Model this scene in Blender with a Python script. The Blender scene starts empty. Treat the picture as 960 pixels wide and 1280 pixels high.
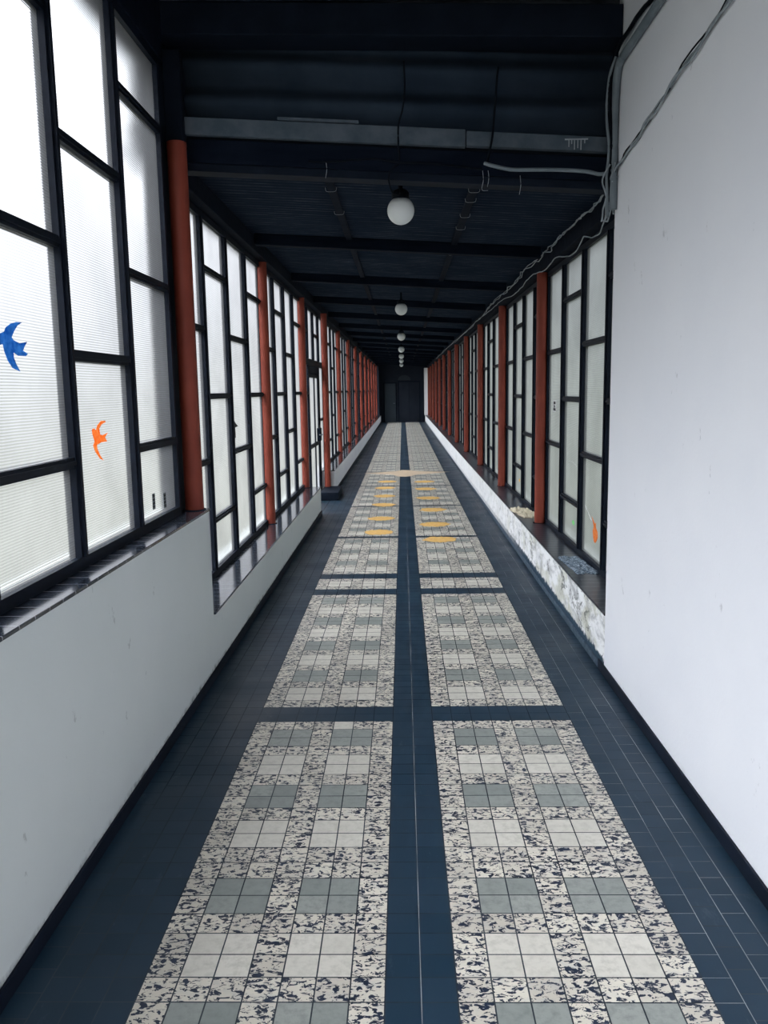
import bpy, bmesh, math, random
from mathutils import Vector, Matrix, noise
random.seed(7)
SC = bpy.context.scene
COL = SC.collection
PI = math.pi
M = {}

# ------------------------------------------------------------------ materials
def new_mat(name):
    m = bpy.data.materials.new(name); m.use_nodes = True
    nt = m.node_tree
    for n in list(nt.nodes): nt.nodes.remove(n)
    out = nt.nodes.new('ShaderNodeOutputMaterial')
    return m, nt, out

def N(nt, kind, **kw):
    n = nt.nodes.new(kind)
    for k, v in kw.items():
        if k in n.inputs: n.inputs[k].default_value = v
        else: setattr(n, k, v)
    return n

def coord(nt, scale=(1, 1, 1)):
    g = N(nt, 'ShaderNodeNewGeometry')
    mp = N(nt, 'ShaderNodeMapping'); mp.inputs['Scale'].default_value = scale
    nt.links.new(g.outputs['Position'], mp.inputs['Vector'])
    return mp.outputs['Vector']

def ramp(nt, fac, stops):
    r = N(nt, 'ShaderNodeValToRGB')
    while len(r.color_ramp.elements) < len(stops): r.color_ramp.elements.new(0.5)
    for e, (p, c) in zip(r.color_ramp.elements, stops):
        e.position = p; e.color = (c, c, c, 1) if isinstance(c, (int, float)) else (*c, 1)
    nt.links.new(fac, r.inputs['Fac'])
    return r.outputs['Color']

def mix(nt, a, b, fac):
    m = N(nt, 'ShaderNodeMix'); m.data_type = 'RGBA'
    for s, v in ((m.inputs[6], a), (m.inputs[7], b)):
        if isinstance(v, tuple): s.default_value = (*v, 1)
        else: nt.links.new(v, s)
    if isinstance(fac, (int, float)): m.inputs[0].default_value = fac
    else: nt.links.new(fac, m.inputs[0])
    return m.outputs[2]

def math_(nt, op, a, b=None, clamp=False):
    m = N(nt, 'ShaderNodeMath'); m.operation = op; m.use_clamp = clamp
    for i, v in enumerate((a, b)):
        if v is None: continue
        if isinstance(v, (int, float)): m.inputs[i].default_value = v
        else: nt.links.new(v, m.inputs[i])
    return m.outputs[0]

def noise_(nt, scale, detail=3, vec=None, rough=.55, dist=0):
    n = N(nt, 'ShaderNodeTexNoise')
    n.inputs['Scale'].default_value = scale; n.inputs['Detail'].default_value = detail
    n.inputs['Roughness'].default_value = rough; n.inputs['Distortion'].default_value = dist
    nt.links.new(vec if vec is not None else coord(nt), n.inputs['Vector'])
    return n.outputs['Fac']

def principled(nt, out, color, rough=.6, spec=.5, bump=None, bump_d=.002, metal=0):
    p = N(nt, 'ShaderNodeBsdfPrincipled')
    p.inputs['Metallic'].default_value = metal
    p.inputs['Specular IOR Level'].default_value = spec
    if isinstance(color, tuple): p.inputs['Base Color'].default_value = (*color, 1)
    else: nt.links.new(color, p.inputs['Base Color'])
    if isinstance(rough, (int, float)): p.inputs['Roughness'].default_value = rough
    else: nt.links.new(rough, p.inputs['Roughness'])
    if bump is not None:
        b = N(nt, 'ShaderNodeBump'); b.inputs['Distance'].default_value = bump_d
        b.inputs['Strength'].default_value = 1
        nt.links.new(bump, b.inputs['Height']); nt.links.new(b.outputs['Normal'], p.inputs['Normal'])
    nt.links.new(p.outputs['BSDF'], out.inputs['Surface'])
    return p

def mottled(name, c1, c2, scale=6, rough=.6, spec=.4, lo=.35, hi=.65, bump_scale=None, bump_d=.001, stretch=(1, 1, 1), dist=0):
    m, nt, out = new_mat(name)
    f = noise_(nt, scale, 5, coord(nt, stretch), .6, dist)
    c = ramp(nt, f, [(lo, c1), (hi, c2)])
    b = noise_(nt, bump_scale, 3) if bump_scale else None
    principled(nt, out, c, rough, spec, b, bump_d)
    M[name] = m
    return m

# painted plaster, the left parapet and the far left wall: cool pale grey
mottled('plaster_grey', (.40, .475, .50), (.44, .51, .53), 1.3, .75, .2, .3, .7, 90, .0006)
def plaster_scuffed(name, c1, c2, skirt_top, amt=.8):
    m, nt, out = new_mat(name)
    base = ramp(nt, noise_(nt, 1.6, 5), [(.3, c1), (.7, c2)])
    # sparse small pock marks and scuffs
    sp = ramp(nt, noise_(nt, 9, 6, coord(nt, (1, 1, .6)), .7), [(.665, 0.0), (.69, 1.0)])
    col = mix(nt, base, tuple(v * .55 for v in c1), math_(nt, 'MULTIPLY', sp, .55))
    # ragged dirty line just above the skirting
    g = N(nt, 'ShaderNodeSeparateXYZ'); geo = N(nt, 'ShaderNodeNewGeometry')
    nt.links.new(geo.outputs['Position'], g.inputs[0])
    h = math_(nt, 'SUBTRACT', g.outputs[2], skirt_top)
    h = math_(nt, 'ADD', h, math_(nt, 'MULTIPLY', math_(nt, 'SUBTRACT', noise_(nt, 9, 6, coord(nt, (1, .35, 1)), .7), .5), -.10))
    d = ramp(nt, h, [(.0, 1.0), (.022, 0.0)])
    d = math_(nt, 'MULTIPLY', d, ramp(nt, noise_(nt, 30, 4, coord(nt, (1, 1, .3))), [(.4, .25), (.6, 1.0)]))
    col = mix(nt, col, (.16, .18, .19), math_(nt, 'MULTIPLY', d, amt))
    principled(nt, out, col, .75, .2, noise_(nt, 60, 3), .0006)
    M[name] = m
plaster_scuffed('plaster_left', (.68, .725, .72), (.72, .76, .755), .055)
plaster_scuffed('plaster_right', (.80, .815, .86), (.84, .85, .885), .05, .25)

def peeling():
    # low white wall under the right hand windows: flaking paint, mould, grey rubbed plaster near the camera
    m, nt, out = new_mat('plaster_peeling')
    geo = N(nt, 'ShaderNodeNewGeometry'); s = N(nt, 'ShaderNodeSeparateXYZ')
    nt.links.new(geo.outputs['Position'], s.inputs[0])
    near = ramp(nt, math_(nt, 'MULTIPLY', math_(nt, 'SUBTRACT', s.outputs[1], 4.7), .1), [(.0, 1.0), (.25, .85), (.55, .25), (1.0, .12)])
    base = ramp(nt, noise_(nt, 3, 5), [(.3, (.88, .89, .90)), (.7, (.93, .93, .93))])
    rub = ramp(nt, noise_(nt, 10, 7, coord(nt, (1, .38, .9)), .7, .6), [(.47, 0.0), (.62, 1.0)])
    c = mix(nt, base, (.45, .46, .47), math_(nt, 'MULTIPLY', rub, math_(nt, 'MULTIPLY', near, 1.0)))
    yel = ramp(nt, noise_(nt, 4.3, 6, coord(nt, (1, .6, 1)), .6), [(.50, 0.0), (.60, 1.0)])
    c = mix(nt, c, (.50, .50, .36), math_(nt, 'MULTIPLY', yel, math_(nt, 'MULTIPLY', near, .55)))
    blk = ramp(nt, noise_(nt, 8, 8, coord(nt, (1, .45, .8)), .75, .8), [(.57, 0.0), (.59, 1.0)])
    c = mix(nt, c, (.10, .11, .10), math_(nt, 'MULTIPLY', blk, math_(nt, 'MULTIPLY', near, .8)))
    # blue floor paint splashed up the foot of the wall
    h = math_(nt, 'ADD', s.outputs[2], math_(nt, 'MULTIPLY', math_(nt, 'SUBTRACT', noise_(nt, 12, 7, None, .7), .5), -.12))
    foot = ramp(nt, h, [(.085, 1.0), (.10, 0.0)])
    c = mix(nt, c, (.028, .058, .090), math_(nt, 'MULTIPLY', foot, math_(nt, 'MULTIPLY', near, 1.4, True)))
    principled(nt, out, c, .8, .2, math_(nt, 'ADD', rub, noise_(nt, 50, 4)), .0015)
    M['plaster_peeling'] = m
peeling()

mottled('skirting_black', (.003, .006, .014), (.008, .013, .026), 5, .6, .15)
mottled('skirting_blue', (.03, .055, .085), (.12, .17, .22), 22, .55, .4, .45, .75)
mottled('steel_frame', (.002, .005, .012), (.004, .008, .018), 12, .6, .16)
mottled('steel_dark', (.004, .008, .016), (.008, .013, .024), 7, .7, .1)
mottled('red_paint', (.20, .037, .023), (.255, .052, .031), 4, .5, .22, .3, .7, 25, .0006)
def sheet_mat():
    m, nt, out = new_mat('ceiling_sheet')
    geo = N(nt, 'ShaderNodeNewGeometry'); s_ = N(nt, 'ShaderNodeSeparateXYZ')
    nt.links.new(geo.outputs['Position'], s_.inputs[0])
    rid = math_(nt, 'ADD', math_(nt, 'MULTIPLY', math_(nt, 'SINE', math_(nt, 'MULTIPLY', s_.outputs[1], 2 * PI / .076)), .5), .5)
    worn_relief = ramp(nt, math_(nt, 'MULTIPLY', math_(nt, 'ADD', rid, .35), noise_(nt, 3.2, 6, coord(nt, (1, 6, 1)), .7)), [(.30, 0.0), (.78, 1.0)])  # wear streaks, with shading of the corrugation crests put into the colour
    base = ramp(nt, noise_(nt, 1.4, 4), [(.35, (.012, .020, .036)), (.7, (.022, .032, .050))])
    c = mix(nt, base, (.17, .19, .225), worn_relief)
    principled(nt, out, c, .85, .06); M['ceiling_sheet'] = m
sheet_mat()
mottled('cladding_sheet', (.019, .031, .049), (.031, .046, .068), 3, .8, .08)
mottled('beam_timber', (.002, .005, .012), (.007, .011, .021), 5, .8, .06, .35, .65, None, 0, (.5, 3, 3))
mottled('beam_pale', (.055, .078, .10), (.10, .122, .15), 9, .8, .2)
mottled('end_wall_dark', (.012, .017, .028), (.016, .022, .034), 2, .8, .2)
mottled('end_door_dark', (.018, .03, .042), (.023, .036, .05), 2, .6, .3)
mottled('cable_black', (.002, .004, .008), (.006, .009, .014), 9, .7, .08)
mottled('cable_grey', (.20, .235, .26), (.34, .375, .40), 14, .55, .3)
mottled('conduit_grey', (.13, .16, .185), (.19, .225, .25), 8, .5, .4)
mottled('wire_pale', (.30, .33, .36), (.42, .45, .48), 20, .5, .3)
mottled('ground_outside', (.17, .172, .145), (.23, .232, .20), .6, .95, .1)
mottled('sticker_blue', (.035, .14, .42), (.09, .26, .60), 38, .6, .3, .38, .62)
mottled('sticker_orange', (.85, .20, .03), (.95, .34, .10), 55, .6, .3, .35, .65)
mottled('sticker_dark', (.02, .024, .035), (.05, .05, .06), 40, .6, .3)
mottled('sticker_yellow', (.75, .50, .10), (.85, .62, .22), 40, .6, .3)
mottled('sticker_green', (.25, .62, .30), (.36, .70, .38), 40, .6, .3)
mottled('paint_yellow', (.66, .37, .09), (.74, .47, .17), 24, .7, .2, .3, .6)
mottled('patch_cream', (.55, .42, .29), (.66, .52, .37), 10, .6, .3)
mottled('rag_cream', (.55, .47, .33), (.72, .66, .52), 14, .85, .1, .35, .65, 70, .003)
mottled('slab_grey', (.05, .08, .12), (.30, .36, .42), 60, .9, .1, .42, .6, 80, .004)
mottled('paper_white', (.7, .72, .72), (.8, .8, .8), 20, .6, .2)

def vinyl(name, c1, c2, scale=45):
    m, nt, out = new_mat(name)
    c = ramp(nt, noise_(nt, scale, 4), [(.36, c1), (.64, c2)])
    d = N(nt, 'ShaderNodeBsdfDiffuse'); t = N(nt, 'ShaderNodeBsdfTranslucent')
    nt.links.new(c, d.inputs['Color']); nt.links.new(c, t.inputs['Color'])
    x = N(nt, 'ShaderNodeMixShader'); x.inputs[0].default_value = .65
    nt.links.new(d.outputs[0], x.inputs[1]); nt.links.new(t.outputs[0], x.inputs[2])
    nt.links.new(x.outputs[0], out.inputs['Surface']); M[name] = m
vinyl('sticker_blue', (.04, .20, .50), (.13, .37, .68), 38)
vinyl('sticker_orange', (.95, .33, .08), (.98, .50, .22), 55)
vinyl('sticker_yellow', (.95, .62, .15), (1.0, .78, .32))
vinyl('sticker_green', (.40, .85, .45), (.5, .9, .5))
def globe_mat():
    m, nt, out = new_mat('globe_opal')
    geo = N(nt, 'ShaderNodeTexCoord'); s = N(nt, 'ShaderNodeSeparateXYZ')
    nt.links.new(geo.outputs['Object'], s.inputs[0])
    # darker grey towards the upper cap of the glass
    h = math_(nt, 'ADD', s.outputs[2], math_(nt, 'MULTIPLY', noise_(nt, 40, 4), .02))
    cap_grey = ramp(nt, h, [(.125, 0.0), (.165, 1.0)])
    c = mix(nt, (.80, .83, .82), (.16, .18, .20), cap_grey)
    p = principled(nt, out, c, .3, .5)
    p.inputs['Subsurface Weight'].default_value = 0
    M['globe_opal'] = m
globe_mat()

def glass(name, tint, transl):
    # obscured glass: ribbed inner face scatters the daylight, outer face clear
    m, nt, out = new_mat(name)
    geo = N(nt, 'ShaderNodeNewGeometry'); s = N(nt, 'ShaderNodeSeparateXYZ')
    nt.links.new(geo.outputs['Position'], s.inputs[0])
    # horizontal ribs 9 mm apart, slightly wavering
    ph = math_(nt, 'MULTIPLY', s.outputs[2], 2 * PI / .010)
    ph = math_(nt, 'ADD', ph, math_(nt, 'MULTIPLY', noise_(nt, 3, 2), 3.0))
    rib = math_(nt, 'SINE', ph)
    b = N(nt, 'ShaderNodeBump'); b.inputs['Distance'].default_value = .0012
    nt.links.new(rib, b.inputs['Height'])
    r01 = math_(nt, 'ADD', math_(nt, 'MULTIPLY', rib, .5), .5)
    fine = noise_(nt, 2.2, 5)
    dirt_ribs = ramp(nt, math_(nt, 'ADD', math_(nt, 'MULTIPLY', fine, .85), math_(nt, 'MULTIPLY', r01, .32)), [(.25, .66), (.78, 1.0)])  # random grime, plus shading of the ribs put into the tint
    col = mix(nt, (0, 0, 0), tint, dirt_ribs)
    tr = N(nt, 'ShaderNodeBsdfTranslucent'); nt.links.new(col, tr.inputs['Color'])
    rf = N(nt, 'ShaderNodeBsdfRefraction'); rf.inputs['IOR'].default_value = 1.06; rf.inputs['Roughness'].default_value = .45
    nt.links.new(col, rf.inputs['Color']); nt.links.new(b.outputs['Normal'], rf.inputs['Normal'])
    mx = N(nt, 'ShaderNodeMixShader'); mx.inputs[0].default_value = transl
    nt.links.new(rf.outputs[0], mx.inputs[1]); nt.links.new(tr.outputs[0], mx.inputs[2])
    gl = N(nt, 'ShaderNodeBsdfGlossy'); gl.inputs['Roughness'].default_value = .25
    nt.links.new(b.outputs['Normal'], gl.inputs['Normal'])
    mg = N(nt, 'ShaderNodeMixShader'); mg.inputs[0].default_value = .05
    nt.links.new(mx.outputs[0], mg.inputs[1]); nt.links.new(gl.outputs[0], mg.inputs[2])
    nt.links.new(mg.outputs[0], out.inputs['Surface'])
    M[name] = m
glass('glass_ribbed', (.93, .94, .97), .08)
glass('glass_ribbed_dim', (.70, .745, .75), .22)  # same ribbed glass, duller light on the right put into a darker tint
def clear():
    m, nt, out = new_mat('glass_clear_face')
    t = N(nt, 'ShaderNodeBsdfTransparent'); t.inputs['Color'].default_value = (.96, .98, .98, 1)
    nt.links.new(t.outputs[0], out.inputs['Surface']); M['glass_clear_face'] = m
clear()

# --- floor tile materials
def tile_vec(nt, stretch):
    a = N(nt, 'ShaderNodeAttribute'); a.attribute_name = 'tile_seed'
    v = N(nt, 'ShaderNodeVectorMath'); v.operation = 'ADD'
    sc = N(nt, 'ShaderNodeVectorMath'); sc.operation = 'SCALE'; sc.inputs['Scale'].default_value = 37.0
    nt.links.new(a.outputs['Color'], sc.inputs[0])
    nt.links.new(coord(nt, stretch), v.inputs[0]); nt.links.new(sc.outputs[0], v.inputs[1])
    sp = N(nt, 'ShaderNodeSeparateXYZ'); nt.links.new(a.outputs['Color'], sp.inputs[0])
    return v.outputs[0], sp.outputs[0]
def floor_rough(nt):
    return ramp(nt, noise_(nt, 2.5, 5), [(.3, .30), (.7, .48)])
def tile_marble():
    m, nt, out = new_mat('tile_speckled')
    v, r = tile_vec(nt, (.62, 1, 1))
    f = noise_(nt, 62, 3, v, .66, .9)
    mask = ramp(nt, f, [(.525, 0.0), (.545, 1.0)])
    base = ramp(nt, r, [(0, (.54, .50, .43)), (1, (.70, .655, .56))])
    grey = ramp(nt, noise_(nt, 30, 3, v, .6, .6), [(.50, 0.0), (.66, 1.0)])
    c = mix(nt, base, (.36, .38, .40), math_(nt, 'MULTIPLY', grey, .3))
    c = mix(nt, c, (.016, .026, .05), math_(nt, 'MULTIPLY', mask, 1.0))
    principled(nt, out, c, floor_rough(nt), .25); M['tile_speckled'] = m
tile_marble()
def tile_plain(name, a, b, r1=.0):
    m, nt, out = new_mat(name)
    v, r = tile_vec(nt, (1, 1, 1))
    base = ramp(nt, r, [(0, a), (1, b)])
    c = mix(nt, base, tuple(x * .82 for x in a), ramp(nt, noise_(nt, 30, 6, None, .7), [(.45, 0.0), (.75, 1.0)]))
    principled(nt, out, c, floor_rough(nt), .3); M[name] = m
tile_plain('tile_grey', (.225, .248, .235), (.33, .345, .32))
tile_plain('tile_white', (.585, .56, .495), (.665, .635, .565))
def tile_dark():
    m, nt, out = new_mat('tile_dark')
    v, r = tile_vec(nt, (1, 1, 1))
    base = ramp(nt, r, [(0, (.011, .031, .054)), (1, (.016, .038, .064))])
    scr = ramp(nt, noise_(nt, 12, 7, coord(nt, (1, .35, 1)), .75), [(.60, 0.0), (.80, 1.0)])
    c = mix(nt, base, (.11, .14, .165), math_(nt, 'MULTIPLY', scr, .5))
    principled(nt, out, c, ramp(nt, noise_(nt, 2.5, 5), [(.3, .36), (.7, .52)]), .25); M['tile_dark'] = m
tile_dark()
mottled('grout', (.018, .026, .038), (.06, .075, .09), 1.2, .8, .2, .4, .62)
mottled('grout_pale', (.14, .16, .18), (.36, .38, .39), 3, .85, .1, .4, .6)
def sill_tile(name, rough, spec):
    m, nt, out = new_mat(name)
    geo = N(nt, 'ShaderNodeNewGeometry'); s = N(nt, 'ShaderNodeSeparateXYZ')
    nt.links.new(geo.outputs['Position'], s.inputs[0])
    fr = math_(nt, 'FRACT', math_(nt, 'DIVIDE', s.outputs[1], .105))
    g = math_(nt, 'LESS_THAN', fr, .045)
    c = mix(nt, (.016, .022, .034), (.26, .26, .28), g)
    c = mix(nt, c, (.03, .038, .052), math_(nt, 'MULTIPLY', ramp(nt, noise_(nt, 14, 6), [(.45, 0.0), (.7, 1.0)]), rough * 2))
    principled(nt, out, c, rough, spec); M[name] = m
sill_tile('sill_tile', .13, .6); sill_tile('sill_tile_dusty', .28, .32)

# ------------------------------------------------------------------ mesh builders
class MB:
    def __init__(s): s.v = []; s.f = []; s.mi = []; s.sm = []
    def add(s, vs, fs, mi=0, smooth=False):
        o = len(s.v); s.v += [tuple(v) for v in vs]
        for f in fs: s.f.append([o + i for i in f]); s.mi.append(mi); s.sm.append(smooth)
        return s
    def box(s, x0, x1, y0, y1, z0, z1, mi=0, shear=0.0):
        sh = lambda x, z: z - shear * x
        vs = [(x, y, sh(x, z)) for z in (z0, z1) for y in (y0, y1) for x in (x0, x1)]
        return s.add(vs, [(0, 2, 3, 1), (4, 5, 7, 6), (0, 1, 5, 4), (2, 6, 7, 3), (0, 4, 6, 2), (1, 3, 7, 5)], mi)
    def tube(s, pts, r, n=10, caps=True, mi=0):
        pts = [Vector(p) for p in pts]; rings = []
        up = Vector((0, 0, 1))
        for i, p in enumerate(pts):
            d = (pts[min(i + 1, len(pts) - 1)] - pts[max(i - 1, 0)]).normalized()
            a = d.cross(up)
            if a.length < 1e-3: a = d.cross(Vector((0, 1, 0)))
            a.normalize(); b = a.cross(d).normalized()
            rr = r[i] if isinstance(r, (list, tuple)) else r
            rings.append([p + (a * math.cos(2 * PI * k / n) + b * math.sin(2 * PI * k / n)) * rr for k in range(n)])
        vs = [v for ring in rings for v in ring]; fs = []
        for i in range(len(rings) - 1):
            for k in range(n):
                fs.append((i * n + k, i * n + (k + 1) % n, (i + 1) * n + (k + 1) % n, (i + 1) * n + k))
        s.add(vs, fs, mi, True)
        if caps:
            s.add(rings[0], [tuple(range(n))[::-1]], mi); s.add(rings[-1], [tuple(range(n))], mi)
        return s
    def lathe(s, c, prof, n=24, mi=0, smooth=True):
        cx, cy, cz = c
        vs = [(cx + r * math.cos(2 * PI * k / n), cy + r * math.sin(2 * PI * k / n), cz + z) for r, z in prof for k in range(n)]
        fs = [(i * n + k, i * n + (k + 1) % n, (i + 1) * n + (k + 1) % n, (i + 1) * n + k) for i in range(len(prof) - 1) for k in range(n)]
        s.add(vs, fs, mi, smooth)
        s.add(vs[:n], [tuple(range(n))[::-1]], mi); s.add(vs[-n:], [tuple(range(n))], mi)
        return s
    def build(s, name, mats, parent=None, origin=None, bevel=0):
        keep = name == 'panes'
        if not isinstance(mats, (list, tuple)): mats = [mats]
        if origin is None:
            xs, ys, zs = zip(*s.v)
            origin = ((min(xs) + max(xs)) / 2, (min(ys) + max(ys)) / 2, min(zs))
        origin = Vector(origin)
        me = bpy.data.meshes.new(name)
        me.from_pydata([Vector(v) - origin for v in s.v], [], s.f)
        me.polygons.foreach_set('material_index', s.mi); me.polygons.foreach_set('use_smooth', s.sm)
        for m in mats: me.materials.append(M[m])
        bm = bmesh.new(); bm.from_mesh(me); keep or bmesh.ops.recalc_face_normals(bm, faces=bm.faces); bm.to_mesh(me); bm.free()
        me.update()
        o = bpy.data.objects.new(name, me); COL.objects.link(o)
        if parent is not None:
            o.parent = parent; o.location = origin - parent['_w']
        else: o.location = origin
        W[o.name] = origin
        if bevel:
            bv = o.modifiers.new('bevel', 'BEVEL'); bv.width = bevel; bv.segments = 2; bv.limit_method = 'ANGLE'
        return o
W = {}
class Root(dict): pass
def tag(o, label=None, cat=None, group=None, kind=None):
    if label: o['label'] = label
    if cat: o['category'] = cat
    if group: o['group'] = group
    if kind: o['kind'] = kind
    return o
class P:      # thin wrapper so a parent knows its world origin
    def __init__(s, obj, w): s.o = obj; s.w = Vector(w)
def empty(name, loc):
    o = bpy.data.objects.new(name, None); COL.objects.link(o); o.location = loc; o.empty_display_size = .2
    W[o.name] = Vector(loc); return o
def build(mb, name, mats, parent=None, origin=None, bevel=0):
    o = mb.build(name, mats, None, origin, bevel)
    if parent is not None:
        w = W[o.name]; o.parent = parent; o.location = w - W[parent.name]
    return o
def struct(o): o['kind'] = 'structure'; return o
def copy_tree(o, parent=None, delta=None):
    c = o.copy(); COL.objects.link(c)
    W[c.name] = W[o.name] + (delta or Vector())
    if parent is not None: c.parent = parent
    else: c.location = o.location + delta
    for ch in list(o.children): copy_tree(ch, c, delta)
    return c

# ------------------------------------------------------------------ key measures
XL, XR = -1.135, 1.165           # inner faces of the low walls
YN = 4.72                        # end of the taller near section
Y0, YE = -1.4, 43.2
BAY = 3.10
XGL, XGR, XGN = -1.37, 1.40, -1.27
SH = .065                        # cross fall of the roof

# ------------------------------------------------------------------ floor
def make_floor():
    g = .0022
    cols = []
    xs = [XL]
    for k in range(4): cols.append((XL + k * .0913, XL + (k + 1) * .0913, 'D'))
    a = -.770
    for k in range(7): cols.append((a + k * .1, a + (k + 1) * .1, k))
    for k in range(2): cols.append((-.070 + k * .1015, -.070 + (k + 1) * .1015, 'D'))
    b = .133
    for k in range(7): cols.append((b + k * .1005, b + (k + 1) * .1005, k))
    c = b + .7035
    for k in range(4): cols.append((c + k * (XR - c) / 4, c + (k + 1) * (XR - c) / 4, 'D'))
    # rows away from the camera
    p = .098
    seq = []
    seq += list('DD') + list('M' + 'WWMGGM' * 4) + list('DD') + list('MWWM') + list('DD') + list('M' + 'WWMGGM' * 3) + ['D']
    while 4.02 + len(seq) * p < YE - .2: seq += list('M' + 'WWMGGM' * 4) + ['D']
    back = list('MGGMWWMGGMWWMMGGMWWMGGMWWMGG') + list('MWWM') + ['D', 'D'] + list('M' + 'GGMWWM' * 4)
    rows = [(4.02 + i * p, 4.02 + (i + 1) * p, t, i) for i, t in enumerate(seq)]
    rows += [(4.02 - (i + 1) * p, 4.02 - i * p, t, -1 - i) for i, t in enumerate(back)]
    mb = MB(); seeds = []
    idx = {'M': 0, 'G': 1, 'W': 2, 'D': 3}
    def quad(x0, x1, y0, y1, t):
        mb.add([(x0 + g, y0 + g, 0), (x1 - g, y0 + g, 0), (x1 - g, y1 - g, 0), (x0 + g, y1 - g, 0)], [(0, 1, 2, 3)], idx[t])
        seeds.append((random.random(), random.random(), random.random()))
    for (y0, y1, t, ri) in rows:
        if y0 > YE or y1 < Y0: continue
        for ci, (x0, x1, k) in enumerate(cols):
            if k == 'D':
                # the outer borders are laid in a running bond
                if ci in (0, 21) : off = .35 * p
                else: off = 0
                quad(x0, x1, y0 + off, y1 + off, 'D'); continue
            tt = t
            if t in 'WG': tt = t if k in (1, 2, 4, 5) else 'M'
            if ri == -1 and ci == 8: tt = 'W'
            quad(x0, x1, y0, y1, tt)
    # pale cement in some of the joints
    zl = -.0005
    for xx, w_ in ((.0315, .0011), (c + (XR - c) / 4, .0012), (c + (XR - c) / 2, .0014), (c + (XR - c) * .75, .0016)):
        mb.add([(xx - w_, Y0, zl), (xx + w_, Y0, zl), (xx + w_, YE, zl), (xx - w_, YE, zl)], [(0, 1, 2, 3)], 5); seeds.append((.5, .5, .5))
    for (y0, y1, t, ri) in rows:
        if y0 < YE and y1 > Y0:
            mb.add([(c, y0 - .0008, zl), (XR - .09, y0 - .0008, zl), (XR - .09, y0 + .0008, zl), (c, y0 + .0008, zl)], [(0, 1, 2, 3)], 5); seeds.append((.5, .5, .5))
    nt_ = len(mb.f)
    mb.box(XL - .02, XR + .02, Y0, YE + .3, -.12, -.0012, 4)
    # recessed floor in the side doorway
    o = struct(build(mb, 'floor', ['tile_speckled', 'tile_grey', 'tile_white', 'tile_dark', 'grout', 'grout_pale'], origin=(0, 0, 0)))
    me = o.data
    at = me.color_attributes.new('tile_seed', 'FLOAT_COLOR', 'CORNER')
    vals = []
    for pi, poly in enumerate(me.polygons):
        s = seeds[pi] if pi < nt_ else (.5, .5, .5)
        vals += [*s, 1.0] * poly.loop_total
    at.data.foreach_set('color', vals)
make_floor()
struct(build(MB().box(-1.62, XL - .021, 11.18, 13.5, -.12, -.004), 'floor', 'tile_dark'))
gr = struct(build(MB().box(-60, 60, -40, 100, -.5, -.3), 'ground', 'ground_outside'))

# ------------------------------------------------------------------ walls
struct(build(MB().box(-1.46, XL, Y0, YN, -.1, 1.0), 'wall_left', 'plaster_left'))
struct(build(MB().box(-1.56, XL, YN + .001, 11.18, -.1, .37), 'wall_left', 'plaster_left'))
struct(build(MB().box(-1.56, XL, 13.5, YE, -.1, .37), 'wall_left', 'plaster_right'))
struct(build(MB().box(XR, 1.62, Y0, 4.69, -.1, 3.72), 'wall_right', 'plaster_right'))
struct(build(MB().box(XR, 1.58, 4.691, YE, -.1, .355), 'wall_right', 'plaster_peeling'))

# tiled sills
struct(build(MB().box(-1.30, XL + .006, Y0, YN + .02, 1.0, 1.014), 'trim_1', 'sill_tile', bevel=.003))
struct(build(MB().box(-1.41, XL + .006, YN + .03, 11.19, .37, .384), 'trim_2', 'sill_tile', bevel=.003))
struct(build(MB().box(-1.41, XL + .006, 13.49, YE, .37, .384), 'trim_3', 'sill_tile', bevel=.003))
struct(build(MB().box(XR - .006, 1.44, 4.692, YE, .355, .369), 'trim_4', 'sill_tile_dusty', bevel=.003))
# skirtings
struct(build(MB().box(XL, XL + .012, Y0, 11.18, 0, .058), 'baseboard_left', 'skirting_black', bevel=.003))
struct(build(MB().box(XL, XL + .012, 13.5, YE, 0, .058), 'baseboard_left', 'skirting_black', bevel=.003))
struct(build(MB().box(XR - .012, XR, Y0, 4.80, 0, .062), 'baseboard_right', 'skirting_black', bevel=.003))
struct(build(MB().box(XR - .008, XR, 4.80, YE, 0, .045), 'baseboard_right', 'skirting_blue', bevel=.002))
# end wall with its door leaf and fanlight
ew = struct(build(MB().box(-1.6, 1.6, YE + .001, YE + .2, -.1, 3.2), 'wall_end', 'end_wall_dark'))
d2 = struct(empty('door_2', (-.62, YE - .02, 0)))
build(MB().box(-.98, -.30, YE - .03, YE, 0.0, 2.05), 'door_frame', 'steel_dark', d2)
build(MB().box(-.93, -.35, YE - .055, YE - .031, 0.02, 2.0), 'door_leaf', 'end_door_dark', d2, bevel=.004)
build(MB().tube([(-.40, YE - .06, .98), (-.40, YE - .10, .98), (-.48, YE - .10, .98)], .010, 8), 'door_handle', 'conduit_grey', d2)
d3 = struct(empty('door_3', (.35, YE - .02, 0)))
build(MB().box(-.22, .92, YE - .03, YE, 0.0, 2.12), 'door_frame', 'steel_dark', d3)
build(MB().box(-.17, .345, YE - .055, YE - .031, 0.02, 2.06), 'door_leaf', 'end_wall_dark', d3, bevel=.004)
build(MB().box(.355, .87, YE - .055, YE - .031, 0.02, 2.06), 'door_leaf', 'end_wall_dark', d3, bevel=.004)
fan = MB(); fv = [(.10 + .33 * math.cos(PI * k / 16), YE - .02, 2.16 + .26 * math.sin(PI * k / 16)) for k in range(17)]
fan.add(fv + [(x, y - .03, z) for x, y, z in fv], [tuple(range(17)), tuple(range(33, 16, -1))] + [(k, k + 1, k + 18, k + 17) for k in range(16)] + [(16, 0, 17, 33)])
struct(build(fan, 'trim_5', 'end_door_dark'))
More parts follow.
